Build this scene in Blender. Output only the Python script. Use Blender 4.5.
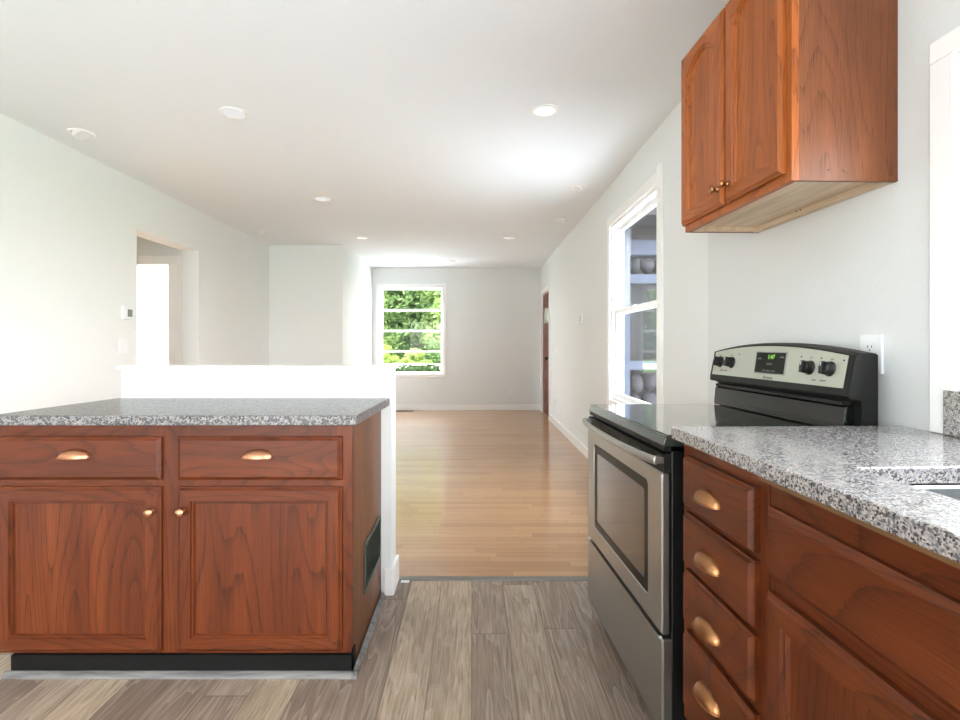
import bpy, bmesh, math, random
from mathutils import Matrix, Vector

random.seed(7)
S = bpy.context.scene
for o in list(bpy.data.objects):
    bpy.data.objects.remove(o)
COL = S.collection
PI = math.pi

# ------------------------------------------------------------------ camera
F = 500.0            # focal length in pixels of the 960 px frame
EYE = 1.16
cam = bpy.data.cameras.new('camera')
cam.sensor_width = 36.0
cam.lens = F / 960 * 36.0
cam.shift_x = 7 / 960
cam.shift_y = -15 / 960
cam.clip_start = 0.02
cam.clip_end = 400
camo = bpy.data.objects.new('camera', cam)
COL.objects.link(camo)
camo.location = (0, 0, EYE)
camo.rotation_euler = (PI / 2, 0, 0)
S.camera = camo

# ------------------------------------------------------------------ world, sun, exposure
W = bpy.data.worlds.new('sky')
S.world = W
W.use_nodes = True
wn = W.node_tree.nodes
wl = W.node_tree.links
wn.clear()
wout = wn.new('ShaderNodeOutputWorld')
wbg = wn.new('ShaderNodeBackground')
wtc = wn.new('ShaderNodeTexCoord')
wsep = wn.new('ShaderNodeSeparateXYZ')
wr = wn.new('ShaderNodeValToRGB')
wr.color_ramp.elements[0].position = 0.0
wr.color_ramp.elements[0].color = (1.0, 0.992, 0.975, 1)
wr.color_ramp.elements[1].position = 0.7
wr.color_ramp.elements[1].color = (0.88, 0.94, 1.0, 1)
wl.new(wtc.outputs['Generated'], wsep.inputs[0])
wl.new(wsep.outputs['Z'], wr.inputs[0])
wl.new(wr.outputs[0], wbg.inputs[0])
wbg.inputs[1].default_value = 7.0
wl.new(wbg.outputs[0], wout.inputs[0])

sun = bpy.data.lights.new('sun', 'SUN')
sun.energy = 12.0
sun.color = (1.0, 0.985, 0.965)
sun.angle = math.radians(0.6)
suno = bpy.data.objects.new('sun', sun)
COL.objects.link(suno)
suno.location = (-20, -6, 18)
suno.rotation_euler = Vector((0.72, 0.22, -0.66)).to_track_quat('-Z', 'Y').to_euler()

S.view_settings.view_transform = 'Standard'
S.view_settings.look = 'None'
S.view_settings.exposure = 1.36
S.view_settings.gamma = 1.0
S.view_settings.use_curve_mapping = False
S.cycles.max_bounces = 14
S.cycles.diffuse_bounces = 10
S.cycles.glossy_bounces = 6
S.cycles.transparent_max_bounces = 12
S.cycles.sample_clamp_indirect = 8
S.cycles.use_denoising = True
S.cycles.caustics_reflective = False
S.cycles.caustics_refractive = False


def portal(name, loc, direction, sx, sy):
    l = bpy.data.lights.new(name, 'AREA')
    l.shape = 'RECTANGLE'
    l.size = sx
    l.size_y = sy
    l.cycles.is_portal = True
    o = bpy.data.objects.new(name, l)
    COL.objects.link(o)
    o.location = loc
    d = Vector(direction)
    o.rotation_euler = d.to_track_quat('-Z', 'Z').to_euler()
    return o


portal('daylight_portal', (1.36, 0.32, 1.47), (-1, 0, 0), 1.9, 0.86)
portal('daylight_portal', (1.30, 3.69, 1.44), (-1, 0, 0), 1.14, 1.5)
portal('daylight_portal', (-1.095, 9.04, 1.415), (0, -1, 0), 1.1, 1.55)
portal('daylight_portal', (-1.975, -3.34, 1.1), (0, 1, 0), 1.5, 2.15)
portal('daylight_portal', (1.44, -1.88, 1.23), (-1, 0, 0), 2.7, 2.45)

# ------------------------------------------------------------------ materials
def srgb(r, g, b):
    def f(c):
        c /= 255.0
        return c / 12.92 if c <= 0.04045 else ((c + 0.055) / 1.055) ** 2.4
    return (f(r), f(g), f(b), 1.0)


class NT:
    """small helper to wire a node material"""
    def __init__(self, name):
        self.m = bpy.data.materials.new(name)
        self.m.use_nodes = True
        self.t = self.m.node_tree
        self.n = self.t.nodes
        self.n.clear()
        self.out = self.n.new('ShaderNodeOutputMaterial')

    def node(self, typ, **kw):
        nd = self.n.new(typ)
        for k, v in kw.items():
            setattr(nd, k, v)
        return nd

    def link(self, a, b):
        self.t.links.new(a, b)

    def math(self, op, a, b=None, c=None):
        nd = self.node('ShaderNodeMath', operation=op)
        for i, v in enumerate((a, b, c)):
            if v is None:
                continue
            if isinstance(v, (int, float)):
                nd.inputs[i].default_value = v
            else:
                self.link(v, nd.inputs[i])
        return nd.outputs[0]

    def ramp(self, fac, stops, interp='LINEAR'):
        nd = self.node('ShaderNodeValToRGB')
        cr = nd.color_ramp
        cr.interpolation = interp
        while len(cr.elements) > 1:
            cr.elements.remove(cr.elements[-1])
        cr.elements[0].position = stops[0][0]
        cr.elements[0].color = stops[0][1]
        for p, c in stops[1:]:
            e = cr.elements.new(p)
            e.color = c
        self.link(fac, nd.inputs[0])
        return nd.outputs[0]

    def mix(self, fac, a, b, blend='MIX'):
        nd = self.node('ShaderNodeMix', data_type='RGBA', blend_type=blend)
        for sock, v in ((nd.inputs[0], fac), (nd.inputs[6], a), (nd.inputs[7], b)):
            if isinstance(v, (int, float)):
                sock.default_value = v
            elif isinstance(v, tuple):
                sock.default_value = v
            else:
                self.link(v, sock)
        return nd.outputs[2]

    def mapping(self, src, scale=(1, 1, 1), loc=(0, 0, 0)):
        nd = self.node('ShaderNodeMapping')
        nd.inputs['Scale'].default_value = scale
        nd.inputs['Location'].default_value = loc
        self.link(src, nd.inputs[0])
        return nd.outputs[0]

    def noise(self, vec, scale, detail=2.0, rough=0.5, dist=0.0):
        nd = self.node('ShaderNodeTexNoise')
        nd.inputs['Scale'].default_value = scale
        nd.inputs['Detail'].default_value = detail
        nd.inputs['Roughness'].default_value = rough
        nd.inputs['Distortion'].default_value = dist
        self.link(vec, nd.inputs['Vector'])
        return nd.outputs[0]

    def objcoord(self):
        return self.node('ShaderNodeTexCoord').outputs['Object']

    def bump(self, height, strength=0.2, dist=0.01):
        nd = self.node('ShaderNodeBump')
        nd.inputs['Strength'].default_value = strength
        nd.inputs['Distance'].default_value = dist
        self.link(height, nd.inputs['Height'])
        return nd.outputs[0]

    def principled(self, color=None, rough=0.5, metal=0.0, normal=None, coat=0.0, coat_rough=0.1, spec=0.5, aniso=0.0):
        p = self.node('ShaderNodeBsdfPrincipled')
        if color is not None:
            if isinstance(color, tuple):
                p.inputs['Base Color'].default_value = color
            else:
                self.link(color, p.inputs['Base Color'])
        if isinstance(rough, (int, float)):
            p.inputs['Roughness'].default_value = rough
        else:
            self.link(rough, p.inputs['Roughness'])
        p.inputs['Metallic'].default_value = metal
        p.inputs['Coat Weight'].default_value = coat
        p.inputs['Coat Roughness'].default_value = coat_rough
        p.inputs['Specular IOR Level'].default_value = spec
        p.inputs['Anisotropic'].default_value = aniso
        if normal is not None:
            self.link(normal, p.inputs['Normal'])
        self.link(p.outputs[0], self.out.inputs[0])
        return p


def paint(name, col, rough=0.6, tex=0.0, spec=0.3):
    k = NT(name)
    oc = k.objcoord()
    n = k.noise(oc, 2.0, 3)
    c = k.mix(k.math('MULTIPLY', n, 0.06), col, tuple(v * 0.9 for v in col[:3]) + (1,))
    nrm = None
    if tex:
        nrm = k.bump(k.noise(oc, 60, 4, 0.6), tex, 0.004)
    k.principled(c, rough, 0, nrm, spec=spec)
    return k.m


def plain(name, col, rough=0.5, metal=0.0, coat=0.0, spec=0.5):
    k = NT(name)
    n = k.noise(k.objcoord(), 35, 3)
    r = k.math('ADD', k.math('MULTIPLY', n, 0.08), rough - 0.04)
    k.principled(col, r, metal, coat=coat, spec=spec)
    return k.m


def oak(name, axis, base=(93, 42, 17), dark=(48, 19, 8), light=(110, 54, 24), rings=9.0, ringamt=0.5):
    k = NT(name)
    oc = k.objcoord()
    rnd = k.node('ShaderNodeObjectInfo').outputs['Random']
    off = k.node('ShaderNodeCombineXYZ')
    k.link(k.math('MULTIPLY', rnd, 7.0), off.inputs[0])
    k.link(k.math('MULTIPLY', rnd, 11.0), off.inputs[1])
    k.link(k.math('MULTIPLY', rnd, 5.0), off.inputs[2])
    va = k.node('ShaderNodeVectorMath', operation='ADD')
    k.link(oc, va.inputs[0])
    k.link(off.outputs[0], va.inputs[1])
    v = va.outputs[0]

    def st(a, l):
        return tuple(l if 'xyz'[i] == axis else a for i in range(3))
    broad = k.noise(k.mapping(v, st(4.2, 0.75)), 1.0, 1.0, 0.4, 0.25)
    wob = k.noise(k.mapping(v, st(60, 5)), 1.0, 2, 0.5)
    ph = k.math('ADD', k.math('MULTIPLY', broad, rings * 2.6), k.math('MULTIPLY', wob, 0.35))
    ring = k.math('POWER', k.math('FRACT', ph), 5.0)
    pores = k.noise(k.mapping(v, st(620, 9)), 1.0, 2, 0.6)
    tone = k.noise(k.mapping(v, st(14, 0.8)), 1.0, 2, 0.5)
    c = k.ramp(tone, [(0.3, srgb(*[int(x * 0.9) for x in base])), (0.52, srgb(*base)), (0.75, srgb(*light))])
    # open pores crowd into the early wood of each ring
    pm = k.ramp(pores, [(0.40, (1, 1, 1, 1)), (0.52, (0, 0, 0, 1))])
    fine = k.math('MULTIPLY', pm, k.math('ADD', k.math('MULTIPLY', ring, 0.45), 0.32))
    c = k.mix(k.math('MULTIPLY', ring, ringamt), c, srgb(*dark))
    c = k.mix(fine, c, srgb(*[int(x * 0.74) for x in dark]))
    h = k.math('SUBTRACT', pores, k.math('MULTIPLY', ring, 0.4))
    k.principled(c, 0.4, 0, k.bump(h, 0.08, 0.0006), coat=0.06, coat_rough=0.25, spec=0.25)
    return k.m


OAK = {a: oak('red_oak_grain_' + a, a) for a in 'xyz'}
OAKU = {a: oak('honey_red_oak_grain_' + a, a, (168, 93, 42), (112, 55, 23), (188, 110, 55)) for a in 'yz'}
OAKS = oak('brown_oak_veneer', 'z', (116, 68, 42), (76, 42, 26), (134, 82, 53), 8.0, 0.22)
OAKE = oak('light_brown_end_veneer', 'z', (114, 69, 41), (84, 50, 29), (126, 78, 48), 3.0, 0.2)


def granite(name, g=1.0, dk=0.10, sc=330, rough=0.16, coat=0.3):
    k = NT(name)
    oc = k.objcoord()
    vo = k.node('ShaderNodeTexVoronoi')
    vo.inputs['Scale'].default_value = sc
    k.link(oc, vo.inputs['Vector'])
    sp = k.node('ShaderNodeSeparateColor')
    k.link(vo.outputs['Color'], sp.inputs[0])
    q = lambda *c: srgb(*[x * g for x in c])
    c = k.ramp(sp.outputs[0], [(0.0, q(66, 65, 68)), (0.12, q(106, 105, 108)), (0.32, q(140, 139, 141)),
                              (0.62, q(162, 160, 160)), (0.86, q(178, 168, 160))], 'CONSTANT')
    vo2 = k.node('ShaderNodeTexVoronoi')
    vo2.inputs['Scale'].default_value = sc * 0.58
    k.link(oc, vo2.inputs['Vector'])
    sp2 = k.node('ShaderNodeSeparateColor')
    k.link(vo2.outputs['Color'], sp2.inputs[0])
    m2 = k.ramp(sp2.outputs[1], [(0.0, (1, 1, 1, 1)), (dk, (0, 0, 0, 1))], 'CONSTANT')
    c = k.mix(k.math('MULTIPLY', m2, 0.75), c, srgb(64, 61, 62))
    k.principled(c, rough, 0, spec=0.5 if coat else 0.3, coat=coat, coat_rough=0.08)
    return k.m


GRANITE = granite('speckled_granite')
GRANITE_I = granite('speckled_granite_shade_toned', 0.82, 0.26, 210, 0.3, 0.0)  # same granite, colour darkened to offset the strong front light on the island


def vinyl():
    k = NT('grey_brown_vinyl_plank')
    oc = k.objcoord()
    s = k.node('ShaderNodeSeparateXYZ')
    k.link(oc, s.inputs[0])
    w, L = 0.148, 1.22
    xc = k.math('DIVIDE', k.math('ADD', s.outputs[0], 0.005 + 30 * w), w)
    ci = k.math('FLOOR', xc)
    cf = k.math('FRACT', xc)
    wn_ = k.node('ShaderNodeTexWhiteNoise', noise_dimensions='1D')
    k.link(ci, wn_.inputs['W'])
    yc = k.math('DIVIDE', k.math('ADD', k.math('ADD', s.outputs[1], 20.0), k.math('MULTIPLY', wn_.outputs[0], L * 3)), L)
    ri = k.math('FLOOR', yc)
    rf = k.math('FRACT', yc)
    cb = k.node('ShaderNodeCombineXYZ')
    k.link(ci, cb.inputs[0])
    k.link(ri, cb.inputs[1])
    pw = k.node('ShaderNodeTexWhiteNoise', noise_dimensions='2D')
    k.link(cb.outputs[0], pw.inputs['Vector'])
    pr = pw.outputs[0]
    base = k.ramp(pr, [(0.0, srgb(120, 103, 91)), (0.3, srgb(141, 123, 109)), (0.6, srgb(156, 138, 122)), (0.85, srgb(170, 151, 132)), (1.0, srgb(178, 158, 134))])
    # grain, shifted plank by plank
    off = k.node('ShaderNodeCombineXYZ')
    k.link(k.math('MULTIPLY', pr, 9.0), off.inputs[0])
    k.link(k.math('MULTIPLY', pr, 31.0), off.inputs[1])
    va = k.node('ShaderNodeVectorMath', operation='ADD')
    k.link(oc, va.inputs[0])
    k.link(off.outputs[0], va.inputs[1])
    g1 = k.noise(k.mapping(va.outputs[0], (130, 6, 1)), 1.0, 4, 0.65)
    g2 = k.noise(k.mapping(va.outputs[0], (13, 1.3, 1)), 1.0, 2, 0.5, 0.6)
    ring = k.math('POWER', k.math('FRACT', k.math('MULTIPLY', g2, 9.0)), 3.0)
    c = k.mix(k.ramp(g1, [(0.34, (0.65, 0.65, 0.65, 1)), (0.58, (0, 0, 0, 1))]), base, srgb(88, 73, 64))
    c = k.mix(k.math('MULTIPLY', ring, 0.3), c, srgb(206, 192, 176))
    c = k.mix(k.ramp(g2, [(0.5, (0, 0, 0, 1)), (0.75, (0.45, 0.45, 0.45, 1))]), c, srgb(118, 100, 88))
    ex = k.math('MULTIPLY', k.math('MINIMUM', cf, k.math('SUBTRACT', 1.0, cf)), w)
    ey = k.math('MULTIPLY', k.math('MINIMUM', rf, k.math('SUBTRACT', 1.0, rf)), L)
    e = k.math('MINIMUM', ex, ey)
    gap = k.ramp(e, [(0.0, (1, 1, 1, 1)), (0.0016, (0, 0, 0, 1))])
    c = k.mix(k.math('MULTIPLY', gap, 0.6), c, srgb(70, 60, 54))
    k.principled(c, 0.42, 0, k.bump(k.math('SUBTRACT', g1, gap), 0.15, 0.001), spec=0.4)
    return k.m


def hardwood():
    k = NT('oak_strip_floor')
    oc = k.objcoord()
    s = k.node('ShaderNodeSeparateXYZ')
    k.link(oc, s.inputs[0])
    w, L = 0.057, 0.9
    yc = k.math('DIVIDE', k.math('ADD', s.outputs[1], 40 * w), w)
    ci = k.math('FLOOR', yc)
    cf = k.math('FRACT', yc)
    wn_ = k.node('ShaderNodeTexWhiteNoise', noise_dimensions='1D')
    k.link(ci, wn_.inputs['W'])
    xc = k.math('DIVIDE', k.math('ADD', k.math('ADD', s.outputs[0], 20.0), k.math('MULTIPLY', wn_.outputs[0], L * 3)), L)
    ri = k.math('FLOOR', xc)
    rf = k.math('FRACT', xc)
    cb = k.node('ShaderNodeCombineXYZ')
    k.link(ci, cb.inputs[0])
    k.link(ri, cb.inputs[1])
    pw = k.node('ShaderNodeTexWhiteNoise', noise_dimensions='2D')
    k.link(cb.outputs[0], pw.inputs['Vector'])
    pr = pw.outputs[0]
    base = k.ramp(pr, [(0.0, srgb(156, 112, 70)), (0.4, srgb(172, 128, 82)), (0.75, srgb(180, 138, 92)), (1.0, srgb(164, 117, 73))])
    off = k.node('ShaderNodeCombineXYZ')
    k.link(k.math('MULTIPLY', pr, 17.0), off.inputs[0])
    k.link(k.math('MULTIPLY', pr, 5.0), off.inputs[1])
    va = k.node('ShaderNodeVectorMath', operation='ADD')
    k.link(oc, va.inputs[0])
    k.link(off.outputs[0], va.inputs[1])
    g = k.noise(k.mapping(va.outputs[0], (4, 120, 1)), 1.0, 3, 0.6)
    c = k.mix(k.ramp(g, [(0.35, (0.4, 0.4, 0.4, 1)), (0.6, (0, 0, 0, 1))]), base, srgb(146, 98, 56))
    ey = k.math('MULTIPLY', k.math('MINIMUM', cf, k.math('SUBTRACT', 1.0, cf)), w)
    ex = k.math('MULTIPLY', k.math('MINIMUM', rf, k.math('SUBTRACT', 1.0, rf)), L)
    gap = k.ramp(k.math('MINIMUM', ex, ey), [(0.0, (1, 1, 1, 1)), (0.0018, (0, 0, 0, 1))])
    c = k.mix(k.math('MULTIPLY', gap, 0.55), c, srgb(104, 70, 40))
    wav = k.noise(k.mapping(oc, (2.0, 14, 1)), 1.0, 2)
    k.principled(c, 0.3, 0, k.bump(k.math('SUBTRACT', wav, k.math('MULTIPLY', gap, 0.6)), 0.05, 0.003), spec=0.5, coat=0.7, coat_rough=0.12)
    return k.m


def brushed(name, col, rough, axis, metal=1.0, amount=0.12):
    k = NT(name)
    oc = k.objcoord()
    sc = tuple(2.0 if 'xyz'[i] == axis else 500.0 for i in range(3))
    n = k.noise(k.mapping(oc, sc), 1.0, 2)
    r = k.math('ADD', k.math('MULTIPLY', n, amount), rough - amount / 2)
    c = k.mix(k.math('MULTIPLY', n, 0.25), col, tuple(v * 0.8 for v in col[:3]) + (1,))
    k.principled(c, r, metal, k.bump(n, 0.03, 0.0004))
    return k.m


def glassmat(name, tint=(1, 1, 1, 1), refl=0.10):
    k = NT(name)
    tr = k.node('ShaderNodeBsdfTransparent')
    tr.inputs[0].default_value = tint
    gl = k.node('ShaderNodeBsdfGlossy')
    gl.inputs['Roughness'].default_value = 0.02
    lw = k.node('ShaderNodeLayerWeight')
    lw.inputs[0].default_value = 0.5
    mx = k.node('ShaderNodeMixShader')
    k.link(k.math('ADD', k.math('MULTIPLY', k.math('POWER', lw.outputs['Facing'], 5.0), 0.65), 0.006), mx.inputs[0])
    k.link(tr.outputs[0], mx.inputs[1])
    k.link(gl.outputs[0], mx.inputs[2])
    k.link(mx.outputs[0], k.out.inputs[0])
    return k.m


def emis(name, col, strength):
    k = NT(name)
    e = k.node('ShaderNodeEmission')
    e.inputs[0].default_value = col
    e.inputs[1].default_value = strength
    k.link(e.outputs[0], k.out.inputs[0])
    return k.m


WALL = paint('white_wall_paint', srgb(229, 232, 232), 0.75, 0.12)
WALLK = paint('textured_wall_paint_shade_toned', srgb(219, 221, 221), 0.7, 0.35)  # same white paint, colour lowered to stand for this wall's dimmer light
CEIL = paint('white_ceiling_paint', srgb(236, 240, 243), 0.85, 0.05)
TRIM = paint('white_trim_paint', srgb(244, 244, 243), 0.35)
VINYLW = plain('white_window_vinyl', srgb(244, 245, 246), 0.3)
FLOORK = vinyl()
FLOORL = hardwood()
STRIP = plain('grey_transition_strip', srgb(112, 108, 102), 0.45)
SHOE = NT('grey_quarter_round_laminate')
_n = SHOE.noise(SHOE.mapping(SHOE.objcoord(), (6, 60, 60)), 1.0, 3)
SHOE.principled(SHOE.ramp(_n, [(0.35, srgb(84, 83, 83)), (0.6, srgb(116, 114, 113))]), 0.45)
SHOE = SHOE.m
BLACKKICK = plain('black_vinyl_kick', srgb(9, 9, 9), 0.6, 0.0, 0.0, 0.2)
COPPER = plain('worn_copper_hardware', srgb(190, 136, 104), 0.34, 1.0)
BRASS = plain('antique_brass_hardware', srgb(172, 122, 82), 0.34, 1.0)
STEEL = brushed('brushed_stainless', srgb(178, 177, 174), 0.34, 'y')
STEELSINK = brushed('sink_stainless', srgb(176, 178, 180), 0.32, 'x')
PANELMET = plain('silver_painted_panel', srgb(180, 182, 168), 0.42, 0.15)
ENAMEL = plain('black_enamel', srgb(13, 14, 14), 0.35, 0.0, 0.0)
CHARCOAL = plain('charcoal_plastic', srgb(20, 21, 20), 0.5, 0.0, 0.0, 0.3)
DISPLAYBLACK = plain('display_black', srgb(16, 19, 16), 0.3, 0.0, 0.0, 0.2)
BLACKGLASS = plain('black_ceramic_glass', srgb(12, 14, 13), 0.04, 0.0, 1.0, 1.0)
RISER = plain('dark_green_black_gloss_enamel', srgb(10, 16, 12), 0.16, 0.0, 0.1)
COOKTRIM = plain('grey_black_gloss_trim', srgb(44, 49, 46), 0.22, 0.0, 0.4)
OVENGLASS = plain('bronze_oven_glass', srgb(40, 38, 35), 0.06, 0.0, 0.8)
RIMGLASS = plain('oven_glass_printed_rim', srgb(22, 18, 14), 0.3, 0.0, 0.0, 0.15)
GAPBLACK = plain('black_gap', srgb(8, 8, 8), 0.6)
GRILLE = plain('dark_bronze_grille', srgb(72, 78, 70), 0.45, 0.0)
MAPLE = NT('pale_plywood')
_n = MAPLE.noise(MAPLE.mapping(MAPLE.objcoord(), (40, 3, 40)), 1.0, 3)
MAPLE.principled(MAPLE.ramp(_n, [(0.3, srgb(196, 172, 142)), (0.7, srgb(222, 202, 174))]), 0.5)
MAPLE = MAPLE.m
PLY = plain('raw_plywood_edge', srgb(104, 74, 42), 0.8)
PLASTIC = plain('white_plastic', srgb(232, 235, 238), 0.35)
PLASTICD = plain('grey_plastic', srgb(150, 150, 146), 0.4)
LCD = plain('grey_lcd', srgb(128, 136, 130), 0.2)
DOORRED = oak('reddish_brown_front_door', 'z', (122, 66, 52), (92, 46, 36), (138, 78, 62))
GLASS = glassmat('window_glass')
LENS = emis('led_lens', (1, 0.99, 0.96, 1), 0.33)
LENSB = emis('lit_led_lens', (1, 0.99, 0.96, 1), 0.42)
DIGIT = emis('green_digits', (0.35, 0.9, 0.12, 1), 0.5)
PRINT = plain('dark_print', srgb(62, 62, 56), 0.5)
PRINTL = plain('pale_print', srgb(126, 128, 124), 0.5)

# ------------------------------------------------------------------ mesh helpers
class MB:
    def __init__(self, M=None):
        self.bm = bmesh.new()
        self.M = M or Matrix.Identity(4)
        self.mi = 0

    def v(self, p):
        return self.bm.verts.new(self.M @ Vector(p))

    def f(self, vs, mi=None):
        try:
            fc = self.bm.faces.new(vs)
        except ValueError:
            return None
        fc.material_index = self.mi if mi is None else mi
        return fc

    def box(self, x0, x1, y0, y1, z0, z1, mi=None):
        a = [self.v((x, y, z)) for z in (z0, z1) for (x, y) in ((x0, y0), (x1, y0), (x1, y1), (x0, y1))]
        for q in ((3, 2, 1, 0), (4, 5, 6, 7), (0, 1, 5, 4), (1, 2, 6, 5), (2, 3, 7, 6), (3, 0, 4, 7)):
            self.f([a[i] for i in q], mi)
        return self

    def loft(self, loops, cap0=True, cap1=True, mi=None, closed=True, sides=None):
        rings = [[self.v(p) for p in lp] for lp in loops]
        n = len(rings[0])
        for a, b in zip(rings, rings[1:]):
            for i in range(n if closed else n - 1):
                j = (i + 1) % n
                self.f([a[i], a[j], b[j], b[i]], sides[i] if sides else mi)
        if cap0:
            self.f(rings[0][::-1], mi)
        if cap1:
            self.f(rings[-1], mi)
        return rings

    def prism(self, pts, a0, a1, axis='z', mi=None):
        def p(u, w, a):
            return (u, w, a) if axis == 'z' else ((a, u, w) if axis == 'x' else (u, a, w))
        return self.loft([[p(u, w, a0) for u, w in pts], [p(u, w, a1) for u, w in pts]], mi=mi)

    def lathe(self, prof, origin, axis, n=24, mi=None, caps=True):
        """prof: (radius, distance along axis)"""
        ax = Vector(axis).normalized()
        u = ax.orthogonal().normalized()
        w = ax.cross(u)
        o = Vector(origin)
        loops = []
        for r, h in prof:
            loops.append([o + ax * h + (u * math.cos(2 * PI * i / n) + w * math.sin(2 * PI * i / n)) * max(r, 1e-5) for i in range(n)])
        return self.loft(loops, caps, caps, mi)

    def tube(self, path, r, n=10, mi=None, sx=1.0):
        pts = [Vector(p) for p in path]
        loops = []
        for i, p in enumerate(pts):
            d = (pts[min(i + 1, len(pts) - 1)] - pts[max(i - 1, 0)]).normalized()
            u = d.cross(Vector((0, 0, 1)))
            u = u.normalized() if u.length > 1e-4 else Vector((1, 0, 0))
            w = u.cross(d).normalized()
            loops.append([p + (u * math.cos(2 * PI * k / n) * sx + w * math.sin(2 * PI * k / n)) * r for k in range(n)])
        return self.loft(loops, mi=mi)

    def build(self, name, mats, parent=None, smooth=False, bevel=0.0, seg=2, angle=40):
        bmesh.ops.recalc_face_normals(self.bm, faces=self.bm.faces)
        me = bpy.data.meshes.new(name)
        self.bm.to_mesh(me)
        self.bm.free()
        for m in (mats if isinstance(mats, (list, tuple)) else [mats]):
            me.materials.append(m)
        o = bpy.data.objects.new(name, me)
        COL.objects.link(o)
        if parent is not None:
            o.parent = parent
        if smooth:
            for p in me.polygons:
                p.use_smooth = True
        if bevel:
            b = o.modifiers.new('bevel', 'BEVEL')
            b.width = bevel
            b.segments = seg
            b.limit_method = 'ANGLE'
            b.angle_limit = math.radians(angle)
        return o


def tag(o, label, cat, group=None, kind=None):
    o['label'] = label
    o['category'] = cat
    if group:
        o['group'] = group
    if kind:
        o['kind'] = kind
    return o


def thing(name, label, cat, loc=(0, 0, 0), rz=0.0, group=None, kind=None):
    o = bpy.data.objects.new(name, None)
    o.empty_display_size = 0.1
    COL.objects.link(o)
    o.location = loc
    o.rotation_euler = (0, 0, rz)
    return tag(o, label, cat, group, kind)


def struct(o, label, cat):
    return tag(o, label, cat, None, 'structure')


def frame(x, y, rz):
    return Matrix.Translation((x, y, 0)) @ Matrix.Rotation(rz, 4, 'Z')


def copy_tree(o, parent=None):
    c = o.copy()
    COL.objects.link(c)
    if parent is not None:
        c.parent = parent
    for ch in list(o.children):
        copy_tree(ch, c)
    return c


def wall_with_holes(mb, y0, y1, z0, z1, t0, t1, holes):
    """panel along local y, thickness along local x, openings (ya, yb, za, zb)"""
    ys = sorted({y0, y1, *[h[0] for h in holes], *[h[1] for h in holes]})
    for a, b in zip(ys, ys[1:]):
        cuts = sorted((h[2], h[3]) for h in holes if h[0] <= a + 1e-6 and h[1] >= b - 1e-6)
        z = z0
        for c0, c1 in cuts:
            if c0 > z + 1e-6:
                mb.box(t0, t1, a, b, z, c0)
            z = c1
        if z < z1 - 1e-6:
            mb.box(t0, t1, a, b, z, z1)


# ------------------------------------------------------------------ room shell
CH = 2.53
XL = -2.79
YF = 8.90
YT = 2.479            # where the planks meet the strip floor
YB = -3.2
AK = 0.031            # the kitchen wing is turned a little to the living room
KW = frame(1.200, 1.39, AK)
KEND = 1.09           # kitchen wall end in its own y
kx, ky, _ = KW @ Vector((0, KEND, 0))
LWA = -0.0045
LW = frame(kx, ky, LWA)

m = MB()
m.box(XL - 0.2, 1.55, YB - 0.1, YT, -0.12, 0.0)
struct(m.build('floor', FLOORK), 'grey brown vinyl plank kitchen floor', 'floor')
m = MB()
m.box(XL - 3.0, 1.5, YT, YF + 0.1, -0.12, 0.0)
struct(m.build('floor', FLOORL), 'narrow orange oak strip floor of the living room', 'floor')
m = MB()
m.box(XL - 3.2, 1.75, YB - 0.2, YF + 0.5, CH, CH + 0.15)
struct(m.build('ceiling', CEIL), 'flat white ceiling with recessed lights', 'ceiling')

# kitchen wall on the right with the sink window
KWIN = (-1.90, -0.150, 1.05, 1.887)
m = MB(KW)
wall_with_holes(m, -4.75, KEND, 0, CH, 0, 0.16, [KWIN, (-4.55, -1.95, 0.04, 2.42)])  # second opening is unseen, added beside the camera to bring daylight in
struct(m.build('wall_kitchen', WALLK), 'lightly textured white wall behind the range and sink, shade mixed into its paint', 'wall')

# living room wall on the right
yy = lambda y: y - ky
RWIN = (yy(3.135), yy(4.245), 0.70, 2.17)
RDOOR = (yy(7.77), yy(8.62), 0.0, 2.03)
m = MB(LW)
wall_with_holes(m, 0, yy(YF + 0.12), 0, CH, 0, 0.10, [RWIN, RDOOR])
struct(m.build('wall_right', WALL), 'long white living room wall with tall window and front door', 'wall')

# far wall
FWIN = (-1.655, -0.540, 0.645, 2.185)
m = MB(Matrix(((0, 1, 0, 0), (1, 0, 0, 0), (0, 0, 1, 0), (0, 0, 0, 1))))
wall_with_holes(m, -1.95, 1.5, 0, CH, YF, YF + 0.16, [FWIN])
struct(m.build('wall_far', WALL), 'pale grey far wall with the four pane window', 'wall')

# recess on the left: stub facing the camera and its return
m = MB()
m.box(XL - 0.1, -1.79, 6.85, 6.99, 0, CH)
m.box(-1.93, -1.79, 6.99, YF, 0, CH)
struct(m.build('wall_recess', WALL), 'white wall corner jutting into the room left of the far window', 'wall')

# left wall with the hall opening
LOPEN = (4.15, 5.09, 0.0, 2.122)
m = MB()
wall_with_holes(m, YB, 6.99, 0, CH, XL - 0.18, XL, [LOPEN])
struct(m.build('wall_left', WALL), 'bright white left wall with the hall opening', 'wall')

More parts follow.
